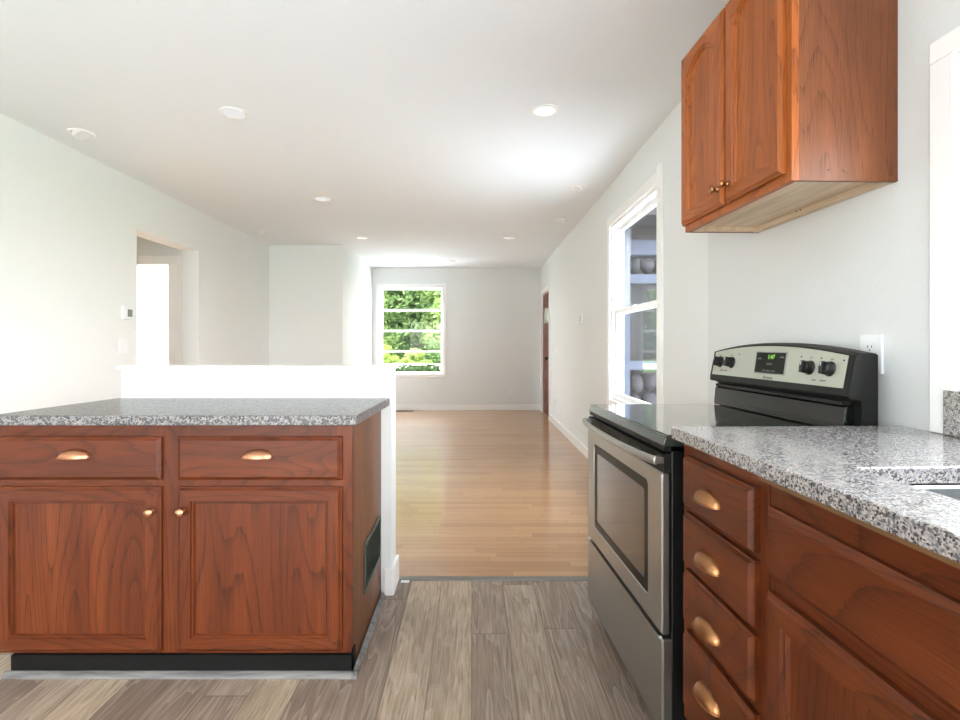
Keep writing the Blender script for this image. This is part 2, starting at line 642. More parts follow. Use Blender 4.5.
# hall behind it with a doorway to a sunny room
m = MB(Matrix(((0, 1, 0, 0), (1, 0, 0, 0), (0, 0, 1, 0), (0, 0, 0, 1))))
wall_with_holes(m, -4.6, XL - 0.18, 0, CH, 5.16, 5.28, [(-3.90, -3.05, 0, 1.985)])
struct(m.build('wall_hall', WALL), 'grey white hall wall seen through the left opening', 'wall')
m = MB()
m.box(-4.7, -4.6, 3.0, 5.28, 0, CH)
m.box(-4.7, XL - 0.18, 2.9, 3.0, 0, CH)
struct(m.build('wall_hall_end', WALL), 'white end of the hall', 'wall')
m = MB()
wall_with_holes(m, 5.28, 7.2, 0, CH, -5.4, -5.25, [(5.42, 6.95, 0.25, 2.3)])
m.box(-5.4, XL - 0.18, 7.05, 7.2, 0, CH)
struct(m.build('wall_bedroom', WALL), 'sunlit white wall of the room beyond the hall door', 'wall')
m = MB()
for s in ((-3.13, -3.05), (-3.98, -3.90)):
    m.box(s[0] + 0.0, s[1] + 0.0, 5.135, 5.16, 0, 1.985)
m.box(-3.98, -2.975, 5.13, 5.16, 1.985, 2.075)
m.box(-3.05, -2.975, 5.135, 5.16, 0, 1.985)
struct(m.build('trim_hall_door', TRIM, bevel=0.003), 'white casing around the bright hall doorway', 'trim')
mm = MB(Matrix(((0, 1, 0, 0), (1, 0, 0, 0), (0, 0, 1, 0), (0, 0, 0, 1))))
wall_with_holes(mm, XL - 0.18, 1.5, 0, CH, YB - 0.15, YB, [(-2.70, -1.25, 0.04, 2.15)])  # opening added out of view to let daylight reach the kitchen
struct(mm.build('wall_back', WALL), 'unseen white wall behind the camera with wide opening added for daylight', 'wall')

# half wall with cap
m = MB()
m.box(-1.635, -0.380, 2.325, 2.462, 0, 1.046)
struct(m.build('wall_half', WALL), 'white half wall standing behind the granite island top', 'wall')
m = MB()
m.box(-1.648, -0.366, 2.308, 2.478, 1.046, 1.062)
struct(m.build('trim_half_wall_cap', TRIM, bevel=0.003), 'thin white cap board lying on the half wall', 'trim')

# baseboards
def baseboard(name, label, mb):
    return struct(mb.build(name, TRIM, bevel=0.004), label, 'baseboard')


m = MB()
m.box(-0.412, -0.366, 2.310, 2.325, 0, 0.125)
m.box(-0.380, -0.365, 2.325, 2.474, 0, 0.125)
baseboard('baseboard_half_wall', 'short white baseboard wrapping the end of the half wall', m)
m = MB()
m.box(-1.79, 1.19, YF - 0.014, YF, 0, 0.10)
baseboard('baseboard_far', 'white baseboard along the far wall', m)
m = MB(LW)
m.box(-0.014, 0, 0.0, RDOOR[0] - 0.075, 0, 0.10)
m.box(-0.014, 0, RDOOR[1] + 0.075, yy(YF - 0.014), 0, 0.10)
baseboard('baseboard_right', 'white baseboard along the right living room wall', m)
m = MB()
m.box(XL, XL + 0.014, YB, LOPEN[0], 0, 0.10)
m.box(XL, XL + 0.014, LOPEN[1], 6.85, 0, 0.10)
baseboard('baseboard_left', 'white baseboard along the left wall', m)

# transition strip
m = MB()
m.prism([(2.458, 0.0), (2.500, 0.0), (2.496, 0.006), (2.462, 0.006)], -0.362, 1.148, axis='x')
struct(m.build('trim_transition', STRIP), 'thin grey threshold strip between plank floor and oak floor', 'trim')

# ------------------------------------------------------------------ windows (local x outward, y along the wall)
def window(name, label, M, y0, y1, z0, z1, depth=0.16, casing=0.08, muntins=False, tall_near=0.0, j=0.022, w=0.035, mun=0.014):
    root = bpy.data.objects.new(name, None)
    COL.objects.link(root)
    root.matrix_world = M
    struct(root, label, 'window')
    c = MB()
    t = 0.02
    if casing:
        c.box(-t, 0, y0 - casing, y0, z0 - casing, z1 + casing + tall_near)
        c.box(-t, 0, y1, y1 + casing, z0 - casing, z1 + casing)
        c.box(-t, 0, y0, y1, z1, z1 + casing)
        c.box(-t, 0, y0, y1, z0 - casing, z0)
        c.build('window_casing', TRIM, root, bevel=0.004)
    f = MB()
    f.box(0, depth, y0, y0 + j, z0, z1)
    f.box(0, depth, y1 - j, y1, z0, z1)
    f.box(0, depth, y0 + j, y1 - j, z1 - j, z1)
    f.box(0, depth, y0 + j, y1 - j, z0, z0 + j)
    f.build('window_frame', VINYLW, root)
    ya, yb, za, zb = y0 + j, y1 - j, z0 + j, z1 - j
    zm = (za + zb) / 2
    for nm, s0, s1, x in (('upper_sash', zm - 0.02, zb, depth * 0.6), ('lower_sash', za, zm + 0.02, depth * 0.6 - 0.033)):
        s = MB()
        s.box(x, x + 0.03, ya, ya + w, s0, s1)
        s.box(x, x + 0.03, yb - w, yb, s0, s1)
        s.box(x, x + 0.03, ya + w, yb - w, s1 - w, s1)
        s.box(x, x + 0.03, ya + w, yb - w, s0, s0 + w)
        if muntins:
            zc = (s0 + s1) / 2
            s.box(x + 0.005, x + 0.025, ya + w, yb - w, zc - mun, zc + mun)
        sa = s.build(nm, VINYLW, root, bevel=0.003)
        g = MB()
        g.box(x + 0.013, x + 0.017, ya + w * 0.8, yb - w * 0.8, s0 + w * 0.8, s1 - w * 0.8)
        g.build('glass_pane', GLASS, sa)
    lk = MB()
    lk.box(depth * 0.6 - 0.055, depth * 0.6 - 0.033, (ya + yb) / 2 - 0.03, (ya + yb) / 2 + 0.03, zm + 0.005, zm + 0.02)
    lk.build('sash_lock', VINYLW, root, bevel=0.004)
    return root


FM = Matrix(((0, -1, 0, 0), (1, 0, 0, YF), (0, 0, 1, 0), (0, 0, 0, 1)))      # local x -> +Y, local y -> -X
window('window_1', 'far window with four stacked panes looking onto green trees', FM, -FWIN[1], -FWIN[0], FWIN[2], FWIN[3], muntins=True, casing=0.06, j=0.010, w=0.026, mun=0.022)
window('window_2', 'tall double-hung window on the right wall past the range', LW, *RWIN, casing=0.075, tall_near=0.035, depth=0.10)
wroot = window('window_3', 'white sink window at the right edge above the backsplash', KW, *KWIN, casing=0)
c = MB()
c.box(-0.016, 0, KWIN[1], KWIN[1] + 0.062, 0.935, KWIN[3])
c.box(-0.016, 0, KWIN[0] - 0.062, KWIN[1] + 0.062, KWIN[3], KWIN[3] + 0.055)
c.box(-0.016, 0, KWIN[0] - 0.062, KWIN[0], 0.935, KWIN[3])
c.build('window_casing', TRIM, wroot, bevel=0.003)

# ------------------------------------------------------------------ front door on the right wall
dr = bpy.data.objects.new('door_1', None)
COL.objects.link(dr)
dr.matrix_world = LW
struct(dr, 'reddish brown front door with small half round glass', 'door')
y0, y1, z0, z1 = RDOOR
c = MB()
c.box(-0.016, 0, y0 - 0.065, y0, 0, z1 + 0.065)
c.box(-0.016, 0, y1, y1 + 0.065, 0, z1 + 0.065)
c.box(-0.016, 0, y0, y1, z1, z1 + 0.065)
c.box(0, 0.10, y0, y0 + 0.015, 0, z1)
c.box(0, 0.10, y1 - 0.015, y1, 0, z1)
c.box(0, 0.10, y0 + 0.015, y1 - 0.015, z1 - 0.015, z1)
c.build('door_casing', TRIM, dr, bevel=0.003)
d = MB()
dx = 0.012
d.box(dx, dx + 0.044, y0 + 0.017, y1 - 0.017, 0.012, z1 - 0.017)
yc = (y0 + y1) / 2
for pz0, pz1 in ((0.22, 0.62), (0.74, 1.12), (1.20, 1.36)):
    for s in (-1, 1):
        a, b = sorted((yc + s * 0.05, yc + s * 0.33))
        d.loft([[(dx, a, pz0), (dx, b, pz0), (dx, b, pz1), (dx, a, pz1)],
                [(dx - 0.006, a + 0.015, pz0 + 0.015), (dx - 0.006, b - 0.015, pz0 + 0.015), (dx - 0.006, b - 0.015, pz1 - 0.015), (dx - 0.006, a + 0.015, pz1 - 0.015)]], cap0=False)
slab = d.build('door_slab', DOORRED, dr, bevel=0.003)
g = MB()
pts = [(yc + 0.27 * math.cos(t * PI / 16), 1.52 + 0.25 * math.sin(t * PI / 16)) for t in range(17)]
g.prism(pts, dx - 0.004, dx + 0.0, axis='x')
k = NT('frosted_door_glass')
k.principled(srgb(205, 222, 205), 0.15, spec=0.6)
g.build('fan_glass', k.m, slab)
h = MB()
h.lathe([(0.028, 0), (0.028, 0.006), (0.011, 0.008), (0.011, 0.03), (0.026, 0.04), (0.028, 0.055), (0.018, 0.066), (0, 0.067)], (dx, y0 + 0.09, 0.95), (-1, 0, 0), 16)
h.build('door_knob', GAPBLACK, slab, smooth=True)
h = MB()
h.lathe([(0.025, 0), (0.025, 0.01), (0.018, 0.014), (0, 0.0145)], (dx, y0 + 0.09, 1.08), (-1, 0, 0), 16)
h.build('deadbolt', BRASS, slab)

# ------------------------------------------------------------------ cabinet pieces, local (w, d, z): w along the front, d outward
def rect(a, b, z0, z1, i, d):
    return [(a + i, d, z0 + i), (b - i, d, z0 + i), (b - i, d, z1 - i), (a + i, d, z1 - i)]


def slab_front(mb, a, b, z0, z1, t=0.02, edge=0.013):
    lp = [rect(a, b, z0, z1, 0, 0), rect(a, b, z0, z1, 0, t * 0.55), rect(a, b, z0, z1, 0.003, t * 0.62), rect(a, b, z0, z1, edge, t)]
    mb.loft(lp)


def arch(a, b, z0, z1, i, d, drop, n=14):
    p = [(a + i, d, z0 + i), (b - i, d, z0 + i)]
    for k_ in range(n + 1):
        t = k_ / n
        x = (b - i) + ((a + i) - (b - i)) * t
        q = 2 * t - 1
        p.append((x, d, z1 - i - drop * q * q))
    return p


def door_frame(mb, a, b, z0, z1, t=0.02, sw=0.047, drop=0.0):
    """mitred frame with a stepped moulding; returns inset and depth of the panel opening"""
    if drop:
        L = lambda i, d, dr: arch(a, b, z0, z1, i, d, dr)
        n = 14
        sides = [1] + [0] + [1] * n + [0]
    else:
        L = lambda i, d, dr: rect(a, b, z0, z1, i, d)
        sides = [1, 0, 1, 0]
    loops = [L(0, 0, 0), L(0, t * 0.55, 0), L(0.003, t * 0.62, 0), L(0.011, t, 0), L(sw, t, drop), L(sw + 0.003, t - 0.006, drop),
             L(sw + 0.008, t - 0.006, drop), L(sw + 0.012, t - 0.014, drop)]
    mb.loft(loops, cap0=False, cap1=False, sides=sides)
    return L(sw + 0.012, t - 0.014, drop), L(0, 0, 0)


def add_panel(M, loop, mat, parent):
    p = MB(M)
    back = [(x, d - 0.004, z) for x, d, z in loop]
    p.loft([back, loop])
    return p.build('panel', mat, parent)


def cup_pull(M, w, z, mat, parent, a=0.055, b=0.028, c=0.030, d0=0.02):
    """bin pull: quarter ellipsoid shell, open below"""
    p = MB(M)
    nu, nv = 20, 8
    zb = z - c * 0.5
    for off in (0.0, 0.0022):
        aa, bb, cc = a - off, b - off, c - off
        grid = []
        for i in range(nu + 1):
            th = PI * i / nu
            row = []
            for j in range(nv + 1):
                rh = (PI / 2) * j / nv
                r = math.sin(th) ** 0.8 if 0 < i < nu else 0.0
                row.append(p.v((w + aa * math.cos(th), d0 + bb * r * math.sin(rh), zb + cc * r * math.cos(rh))))
            grid.append(row)
        for i in range(nu):
            for j in range(nv):
                p.f([grid[i][j], grid[i + 1][j], grid[i + 1][j + 1], grid[i][j + 1]])
    # rolled lip along the open edge and flat ears
    lip = [(w + (a + 0.001) * math.cos(PI * i / 24), d0 + 0.001 + b * math.sin(PI * i / 24) ** 0.8 if 0 < i < 24 else d0 + 0.001, zb) for i in range(25)]
    p.tube(lip, 0.0018, 6)
    bmesh.ops.remove_doubles(p.bm, verts=p.bm.verts, dist=0.0003)
    return p.build('cup_pull', mat, parent, smooth=True)


def knob(M, w, z, mat, parent, d0=0.02, r=0.0165):
    p = MB(M)
    p.lathe([(0.010, 0), (0.010, 0.003), (0.006, 0.006), (0.006, 0.013), (r * 0.8, 0.017), (r, 0.021), (r * 0.93, 0.026), (r * 0.55, 0.030), (0, 0.031)],
            (w, d0, z), (0, 1, 0), 20)
    return p.build('knob', mat, parent, smooth=True)


# ------------------------------------------------------------------ island base cabinet (front faces the camera)
YI = 1.767
IA, IB = -1.700, -0.426
isl = thing('base_cabinet', 'red oak island cabinet with two drawers over two doors', 'cabinet', (0, YI, 0))
MI = Matrix(((1, 0, 0, 0), (0, -1, 0, 0), (0, 0, 1, 0), (0, 0, 0, 1)))      # (w,d,z) -> (x,-y,z)
b = MB()
b.box(IA, IB - 0.006, 0.02, 0.552, 0.072, 0.878)
b.box(IA, -1.64, 0.0, 0.02, 0.072, 0.878)
b.box(-1.12, -1.00, 0.0, 0.02, 0.072, 0.878)
b.box(-0.50, IB, 0.0, 0.02, 0.072, 0.878)
for z0_, z1_ in ((0.072, 0.13), (0.63, 0.71), (0.80, 0.878)):
    b.box(-1.64, -1.12, 0.0, 0.02, z0_, z1_, 1)
    b.box(-1.00, -0.50, 0.0, 0.02, z0_, z1_, 1)
b.build('carcass', [OAK['z'], OAK['x']], isl)
b = MB()
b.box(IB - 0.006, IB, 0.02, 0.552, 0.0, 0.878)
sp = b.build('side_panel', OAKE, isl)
sp['label'] = 'browner smooth veneer end panel'
b = MB()
b.box(-1.620, IB, -0.002, 0.016, 0.012, 0.0725)
b.box(IB, IB + 0.004, -0.014, 0.03, 0.012, 0.085)
b.box(-1.620, IB + 0.004, -0.014, -0.002, 0.004, 0.072)
b.box(-1.620, IB - 0.006, 0.016, 0.552, 0.0, 0.072)
b.build('toe_kick', BLACKKICK, isl)
for (a, e, pw) in ((-1.671, -1.095, -1.391), (-1.036, -0.461, -0.752)):
    p = MB(MI)
    slab_front(p, a, e, 0.686, 0.838)
    dw = p.build('drawer', OAK['x'], isl)
    cup_pull(MI, pw, 0.782, COPPER, dw)
for (a, e, kw_) in ((-1.671, -1.095, -1.121), (-1.036, -0.461, -1.013)):
    p = MB(MI)
    opening, back = door_frame(p, a, e, 0.085, 0.662)
    dd = p.build('door', [OAK['z'], OAK['x']], isl)
    add_panel(MI, opening, OAK['z'], dd)
    knob(MI, kw_, 0.580, COPPER, dd)

# island worktop
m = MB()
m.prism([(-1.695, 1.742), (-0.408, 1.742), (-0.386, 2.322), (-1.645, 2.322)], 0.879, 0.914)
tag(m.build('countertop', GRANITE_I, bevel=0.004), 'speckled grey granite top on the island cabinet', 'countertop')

# shoe moulding around the island
m = MB()
qr = [(0.0, 0.0), (-0.018, 0.0), (-0.016, 0.008), (-0.011, 0.014), (-0.004, 0.018), (0.0, 0.0185)]
m.prism([(1.753 + u, z) for u, z in qr], -1.638, -0.404, axis='x')
m.prism([(-0.422 - u, z) for u, z in qr], 1.735, 2.308, axis='y')
struct(m.build('trim_quarter_round', SHOE), 'grey quarter round moulding at the foot of the island', 'trim')

# return air grille on the island end
gr = thing('vent_grille', 'dark louvred air grille on the end panel of the island', 'vent', (IB, 1.95, 0.187))
m = MB()
m.box(0.0005, 0.006, 0.0, 0.33, 0.0, 0.016)
m.box(0.0005, 0.006, 0.0, 0.33, 0.184, 0.20)
m.box(0.0005, 0.006, 0.0, 0.016, 0.016, 0.184)
m.box(0.0005, 0.006, 0.314, 0.33, 0.016, 0.184)
m.build('grille_frame', GRILLE, gr, bevel=0.002)
m = MB()
for i in range(15):
    z = 0.018 + i * 0.0113
    m.prism([(0.0006, z), (0.0045, z + 0.006), (0.0052, z + 0.0072), (0.0006, z + 0.004)], 0.016, 0.314, axis='y')
m.build('louvres', GRILLE, gr)
m = MB()
m.box(0.0002, 0.0010, 0.004, 0.326, 0.004, 0.196)
m.build('backing', GRILLE, gr)
for y_ in (0.06, 0.27):
    m = MB()
    m.lathe([(0.004, 0), (0.003, 0.002), (0, 0.0022)], (0.006, y_, 0.192), (1, 0, 0), 10)
    m.build('screw', PLASTICD, gr)

# small white shim at the threshold
m = MB()
m.box(-0.352, -0.312, 2.440, 2.456, 0.0, 0.005)
tag(m.build('floor_shim', PLASTIC, bevel=0.001), 'tiny white shim on the floor beside the half wall baseboard', 'shim')

# ------------------------------------------------------------------ right hand run, local x to the wall, y away from the camera
RX, RY = 0.548, 1.385
MR = Matrix(((0, -1, 0, 0), (1, 0, 0, 0), (0, 0, 1, 0), (0, 0, 0, 1)))      # (w,d,z) -> (-d, w, z)


def off(M, dx_):
    return Matrix.Translation((dx_, 0, 0)) @ M


FX = 0.034           # face frame plane behind the worktop edge
CT0, CT1 = 0.902, 0.934
dbase = thing('drawer_cabinet', 'red oak base cabinet with a stack of four drawers beside the range', 'cabinet', (RX, RY, 0), AK)
b = MB()
b.box(FX + 0.02, 0.60, -0.386, -0.008, 0.14, CT0)
b.box(FX, FX + 0.02, -0.058, -0.008, 0.14, CT0)
b.box(FX, FX + 0.02, -0.386, -0.345, 0.14, CT0)
for z0_, z1_ in ((0.14, 0.20), (0.39, 0.43), (0.55, 0.585), (0.705, 0.74), (0.855, CT0)):
    b.box(FX, FX + 0.02, -0.345, -0.058, z0_, z1_, 1)
b.build('carcass', [OAK['z'], OAK['y']], dbase)
b = MB()
b.box(FX + 0.05, 0.60, -0.386, -0.008, 0.0, 0.14)
b.build('toe_kick', BLACKKICK, dbase)
MF = off(MR, FX)
for z0_, z1_, pz in ((0.731, 0.865, 0.797), (0.576, 0.714, 0.644), (0.423, 0.560, 0.484), (0.197, 0.397, 0.322)):
    p = MB(MF)
    slab_front(p, -0.355, -0.041, z0_, z1_, 0.022, 0.009)
    dw = p.build('drawer', OAK['y'], dbase)
    cup_pull(MF, -0.185, pz, BRASS, dw, a=0.052)

sbase = thing('sink_cabinet', 'red oak sink cabinet with false drawer panel at the right edge', 'cabinet', (RX, RY, 0), AK)
b = MB()
b.box(FX + 0.02, 0.60, -1.31, -0.389, 0.10, 0.70)
b.box(FX, FX + 0.02, -0.428, -0.389, 0.10, 0.890)
b.box(FX, FX + 0.02, -1.31, -1.27, 0.10, 0.890)
b.box(FX, FX + 0.02, -0.875, -0.84, 0.10, 0.70)
for z0_, z1_ in ((0.10, 0.14), (0.66, 0.72), (0.83, 0.890)):
    b.box(FX, FX + 0.02, -1.27, -0.428, z0_, z1_, 1)
b.build('carcass', [OAK['z'], OAK['y']], sbase)
b = MB()
b.box(FX + 0.05, 0.60, -1.31, -0.389, 0.0, 0.10)
b.build('toe_kick', BLACKKICK, sbase)
b = MB()
b.box(0.009, FX + 0.03, -1.31, -0.389, 0.892, CT0)
pk = b.build('packing_strip', PLY, sbase)
pk['label'] = 'raw plywood strip under the granite'
p = MB(MF)
slab_front(p, -1.297, -0.398, 0.707, 0.843)
p.build('false_panel', OAK['y'], sbase)
for a, e, kw_ in ((-0.85, -0.398, -0.82), (-1.297, -0.862, -0.89)):
    p = MB(MF)
    opening, back = door_frame(p, a, e, 0.125, 0.676)
    dd = p.build('door', [OAK['z'], OAK['y']], sbase)
    add_panel(MF, opening, OAK['z'], dd)
    knob(MF, kw_, 0.60, COPPER, dd)

# worktop with sink cut-out
SK = (0.142, 0.545, -1.23, -0.466)      # x0 x1 y0 y1 of the cut-out
def rounded(x0, x1, y0, y1, r, n=6):
    pts = []
    for cx, cy, a0 in ((x1 - r, y1 - r, 0), (x0 + r, y1 - r, PI / 2), (x0 + r, y0 + r, PI), (x1 - r, y0 + r, 1.5 * PI)):
        for i in range(n + 1):
            t = a0 + (PI / 2) * i / n
            pts.append((cx + r * math.cos(t), cy + r * math.sin(t)))
    return pts


inner = rounded(*SK, 0.010)
m = MB()
X0, X1, Y0, Y1 = 0.0, 0.650, -1.33, 0.0
outer = [(X0, Y0), (X1, Y0), (X1, Y1), (X0, Y1)]
rims = {}
for z in (CT0, CT1):
    es = []
    for key, ring in (('o', outer), ('i', inner)):
        vs = [m.v((x, y, z)) for x, y in ring]
        rims[key, z] = vs
        es += [m.bm.edges.new((vs[k_], vs[(k_ + 1) % len(vs)])) for k_ in range(len(vs))]
    bmesh.ops.triangle_fill(m.bm, use_beauty=True, use_dissolve=False, edges=es)
for key in 'oi':
    a, b_ = rims[key, CT0], rims[key, CT1]
    for k_ in range(len(a)):
        k2 = (k_ + 1) % len(a)
        m.f([a[k_], a[k2], b_[k2], b_[k_]])
ct = m.build('countertop', GRANITE, bevel=0.003)
ct.location = (RX, RY, 0)
ct.rotation_euler = (0, 0, AK)
tag(ct, 'speckled granite worktop with sink cut-out on the right', 'countertop')

m = MB()
m.box(0.630, 0.650, -1.33, -0.146, CT1 + 0.0005, 1.046)
bs = m.build('backsplash', GRANITE, bevel=0.002)
bs.location = (RX, RY, 0)
bs.rotation_euler = (0, 0, AK)
tag(bs, 'low granite backsplash piece under the sink window at the right edge', 'backsplash')

# undermount sink
snk = thing('sink', 'undermount stainless sink set into the granite worktop', 'sink', (RX, RY, 0), AK)
m = MB()
lp = []
def rl(i, z, rr):
    return [(x, y, z) for x, y in rounded(SK[0] + i, SK[1] - i, SK[2] + i, SK[3] - i, rr)]


m.loft([rl(-0.012, CT0 - 0.0015, 0.03), rl(0.006, CT0 - 0.0015, 0.03), rl(0.009, CT0 - 0.006, 0.03), rl(0.014, CT0 - 0.16, 0.04), rl(0.04, CT0 - 0.185, 0.04), rl(0.17, CT0 - 0.19, 0.03)], cap0=False)
m.build('bowl', STEELSINK, snk, smooth=False)
m = MB()
m.lathe([(0.045, 0), (0.045, 0.002), (0.03, 0.003), (0.03, 0.001), (0, 0.001)], ((SK[0] + SK[1]) / 2, (SK[2] + SK[3]) / 2, CT0 - 0.19), (0, 0, 1), 20)
m.build('drain', STEELSINK, snk)

# ------------------------------------------------------------------ range
RGA = 0.0465
rg = thing('range', 'freestanding stainless electric range with black glass cooktop', 'range', (0.5385, 1.40, 0), RGA)
RW = 0.753
b = MB()
b.box(0.018, 0.60, 0.0, RW, 0.05, 0.862)
b.box(0.06, 0.58, 0.02, RW - 0.02, 0.0, 0.05)
b.build('body', ENAMEL, rg, bevel=0.003)
b = MB()
b.box(-0.002, 0.018, 0.004, RW - 0.004, 0.862, 0.8745)
b.box(0.0105, 0.018, 0.012, RW - 0.012, 0.345, 0.79)
b.build('front_gap', GAPBLACK, rg)
# cooktop
b = MB()
b.loft([[(-0.004, 0.0, 0.8745), (0.533, 0.0, 0.8745), (0.533, RW, 0.8745), (-0.004, RW, 0.8745)],
        [(-0.006, 0.0, 0.880), (0.533, 0.0, 0.880), (0.533, RW, 0.880), (-0.006, RW, 0.880)],
        [(0.002, 0.0, 0.9035), (0.533, 0.0, 0.9035), (0.533, RW, 0.9035), (0.002, RW, 0.9035)]])
ck = b.build('cooktop', COOKTRIM, rg, bevel=0.003)
b = MB()
b.box(0.012, 0.530, 0.012, RW - 0.012, 0.9035, 0.9060)
b.build('glass_top', BLACKGLASS, ck)
# oven door
def rrect(y0, y1, z0, z1, r_, x, n=5):
    return [(x, p_, q_) for p_, q_ in rounded(y0, y1, z0, z1, r_, n)]


d = MB()
D0, D1 = 0.010, -0.010
DZ0, DZ1 = 0.347, 0.800
WY0, WY1, WZ0, WZ1 = 0.098, 0.662, 0.410, 0.756
o_back = rrect(0.0, RW, DZ0, DZ1, 0.004, D0)
o_mid = rrect(0.0, RW, DZ0, DZ1, 0.004, D1 + 0.004)
o_front = rrect(0.004, RW - 0.004, DZ0 + 0.004, DZ1 - 0.004, 0.006, D1)
i_front = rrect(WY0, WY1, WZ0, WZ1, 0.018, D1)
i_lip = rrect(WY0 + 0.003, WY1 - 0.003, WZ0 + 0.003, WZ1 - 0.003, 0.016, D1 + 0.004)
d.loft([o_back, o_mid, o_front, i_front, i_lip], cap1=False)
od = d.build('oven_door', STEEL, rg)
g = MB()
g.loft([rrect(WY0 + 0.002, WY1 - 0.002, WZ0 + 0.002, WZ1 - 0.002, 0.016, D1 + 0.008), rrect(WY0 + 0.002, WY1 - 0.002, WZ0 + 0.002, WZ1 - 0.002, 0.016, D1 + 0.0035)])
g.build('oven_window', OVENGLASS, od)
# dark rim printed on the glass
g = MB()
g.loft([rrect(WY0 + 0.0025, WY1 - 0.0025, WZ0 + 0.0025, WZ1 - 0.0025, 0.016, D1 + 0.0034), rrect(WY0 + 0.0025, WY1 - 0.0025, WZ0 + 0.0025, WZ1 - 0.0025, 0.016, D1 + 0.003),
        rrect(WY0 + 0.035, WY1 - 0.035, WZ0 + 0.035, WZ1 - 0.035, 0.012, D1 + 0.003), rrect(WY0 + 0.035, WY1 - 0.035, WZ0 + 0.035, WZ1 - 0.035, 0.012, D1 + 0.0034)], cap0=False, cap1=False)
g.build('glass_rim', RIMGLASS, od)
# vent strip above the door
g = MB()
g.box(-0.003, 0.018, 0.002, RW - 0.002, 0.800, 0.846)
g.box(-0.006, 0.018, 0.002, RW - 0.002, 0.846, 0.853)
for i in range(6):
    y_ = 0.06 + i * 0.105
    g.box(-0.0045, -0.003, y_, y_ + 0.012, 0.806, 0.846)
g.build('door_top_vent', CHARCOAL, od)
# bowed handle with end caps
h = MB()
loops = []
for i in range(33):
    t = i / 32
    bow = 0.018 + 0.030 * (1 - (2 * t - 1) ** 2) ** 0.6
    loops.append([(-0.006 - bow + 0.0085 * math.cos(a_), 0.002 + t * (RW - 0.004), 0.836 + 0.0125 * math.sin(a_)) for a_ in [2 * PI * q / 14 for q in range(14)]])
h.loft(loops)
for y_ in (0.002, RW - 0.030):
    h.box(-0.030, 0.0, y_, y_ + 0.028, 0.826, 0.846)
h.build('oven_handle', STEEL, od, bevel=0.003)
# storage drawer
d = MB()
d.loft([rrect(0.0, RW, 0.068, 0.334, 0.004, 0.018), rrect(0.0, RW, 0.068, 0.334, 0.004, D1 + 0.006), rrect(0.005, RW - 0.005, 0.073, 0.329, 0.004, D1 + 0.001)])
d.box(-0.011, 0.010, 0.02, RW - 0.0, 0.329, 0.3345)
d.build('storage_drawer', STEEL, rg)
# backguard
bg = bpy.data.objects.new('backguard', None)
bpy.data.objects.remove(bg)
N = 20
def bz(t):
    return 1.137 + 0.031 * (1 - (2 * t - 1) ** 2)


d = MB()
LIPZ = 1.007
rings = []
for i in range(N + 1):
    t = i / N
    y_ = t * RW
    zt = bz(t)
    rings.append([(x_ + 0.010, yy_, zz_) for x_, yy_, zz_ in [(0.605, y_, 0.87), (0.605, y_, zt - 0.004), (0.596, y_, zt), (0.560, y_, zt), (0.5395, y_, zt - 0.006),
                  (0.520, y_, 1.031), (0.519, y_, LIPZ + 0.006), (0.524, y_, LIPZ), (0.556, y_, LIPZ - 0.004), (0.560, y_, 0.985), (0.560, y_, 0.87)]])
d.loft(rings)
bgo = d.build('backguard', CHARCOAL, rg)
d = MB()
d.loft([[(xx_ + 0.010, yy_, zz_) for xx_, yy_, zz_ in [(0.5245, y_, 0.9065), (0.558, y_, 0.9065), (0.558, y_, 0.984), (0.536, y_, 0.984), (0.530, y_, 0.978), (0.5255, y_, 0.93)]] for y_ in (0.022, RW - 0.02)])
d.build('riser', RISER, bgo, bevel=0.004)
d = MB()
d.box(0.538, 0.562, 0.03, RW - 0.03, 0.9845, 0.9955)
d.build('vent_gap', GAPBLACK, bgo)
# slanted control face
def face(t, s, out=0.0):
    """point on the slanted panel: t along the width (0 near), s up (0..1)"""
    zt = bz(t) - 0.008
    z_ = 1.033 + s * (zt - 1.033)
    fx = 0.530 + (z_ - 1.031) / (zt + 0.002 - 1.031) * 0.0195
    return (fx - out, t * RW, z_)


d = MB()
N2 = 24
fl, bl = [], []
top = [face(0.022 + 0.956 * i / N2, 0.97, 0.0016) for i in range(N2 + 1)]
bot = [face(0.022 + 0.956 * i / N2, 0.02, 0.0016) for i in range(N2 + 1)]
tb = [(x_ + 0.004, y_, z_) for x_, y_, z_ in top]
bb_ = [(x_ + 0.004, y_, z_) for x_, y_, z_ in bot]
d.loft([bb_, bot, top, tb], closed=False, cap0=False, cap1=False)
cp = d.build('control_panel', PANELMET, bgo)


def at(y_, z_, out=0.0):
    t = y_ / RW
    zt = bz(t) - 0.008
    return face(t, (z_ - 1.033) / (zt - 1.033), out)


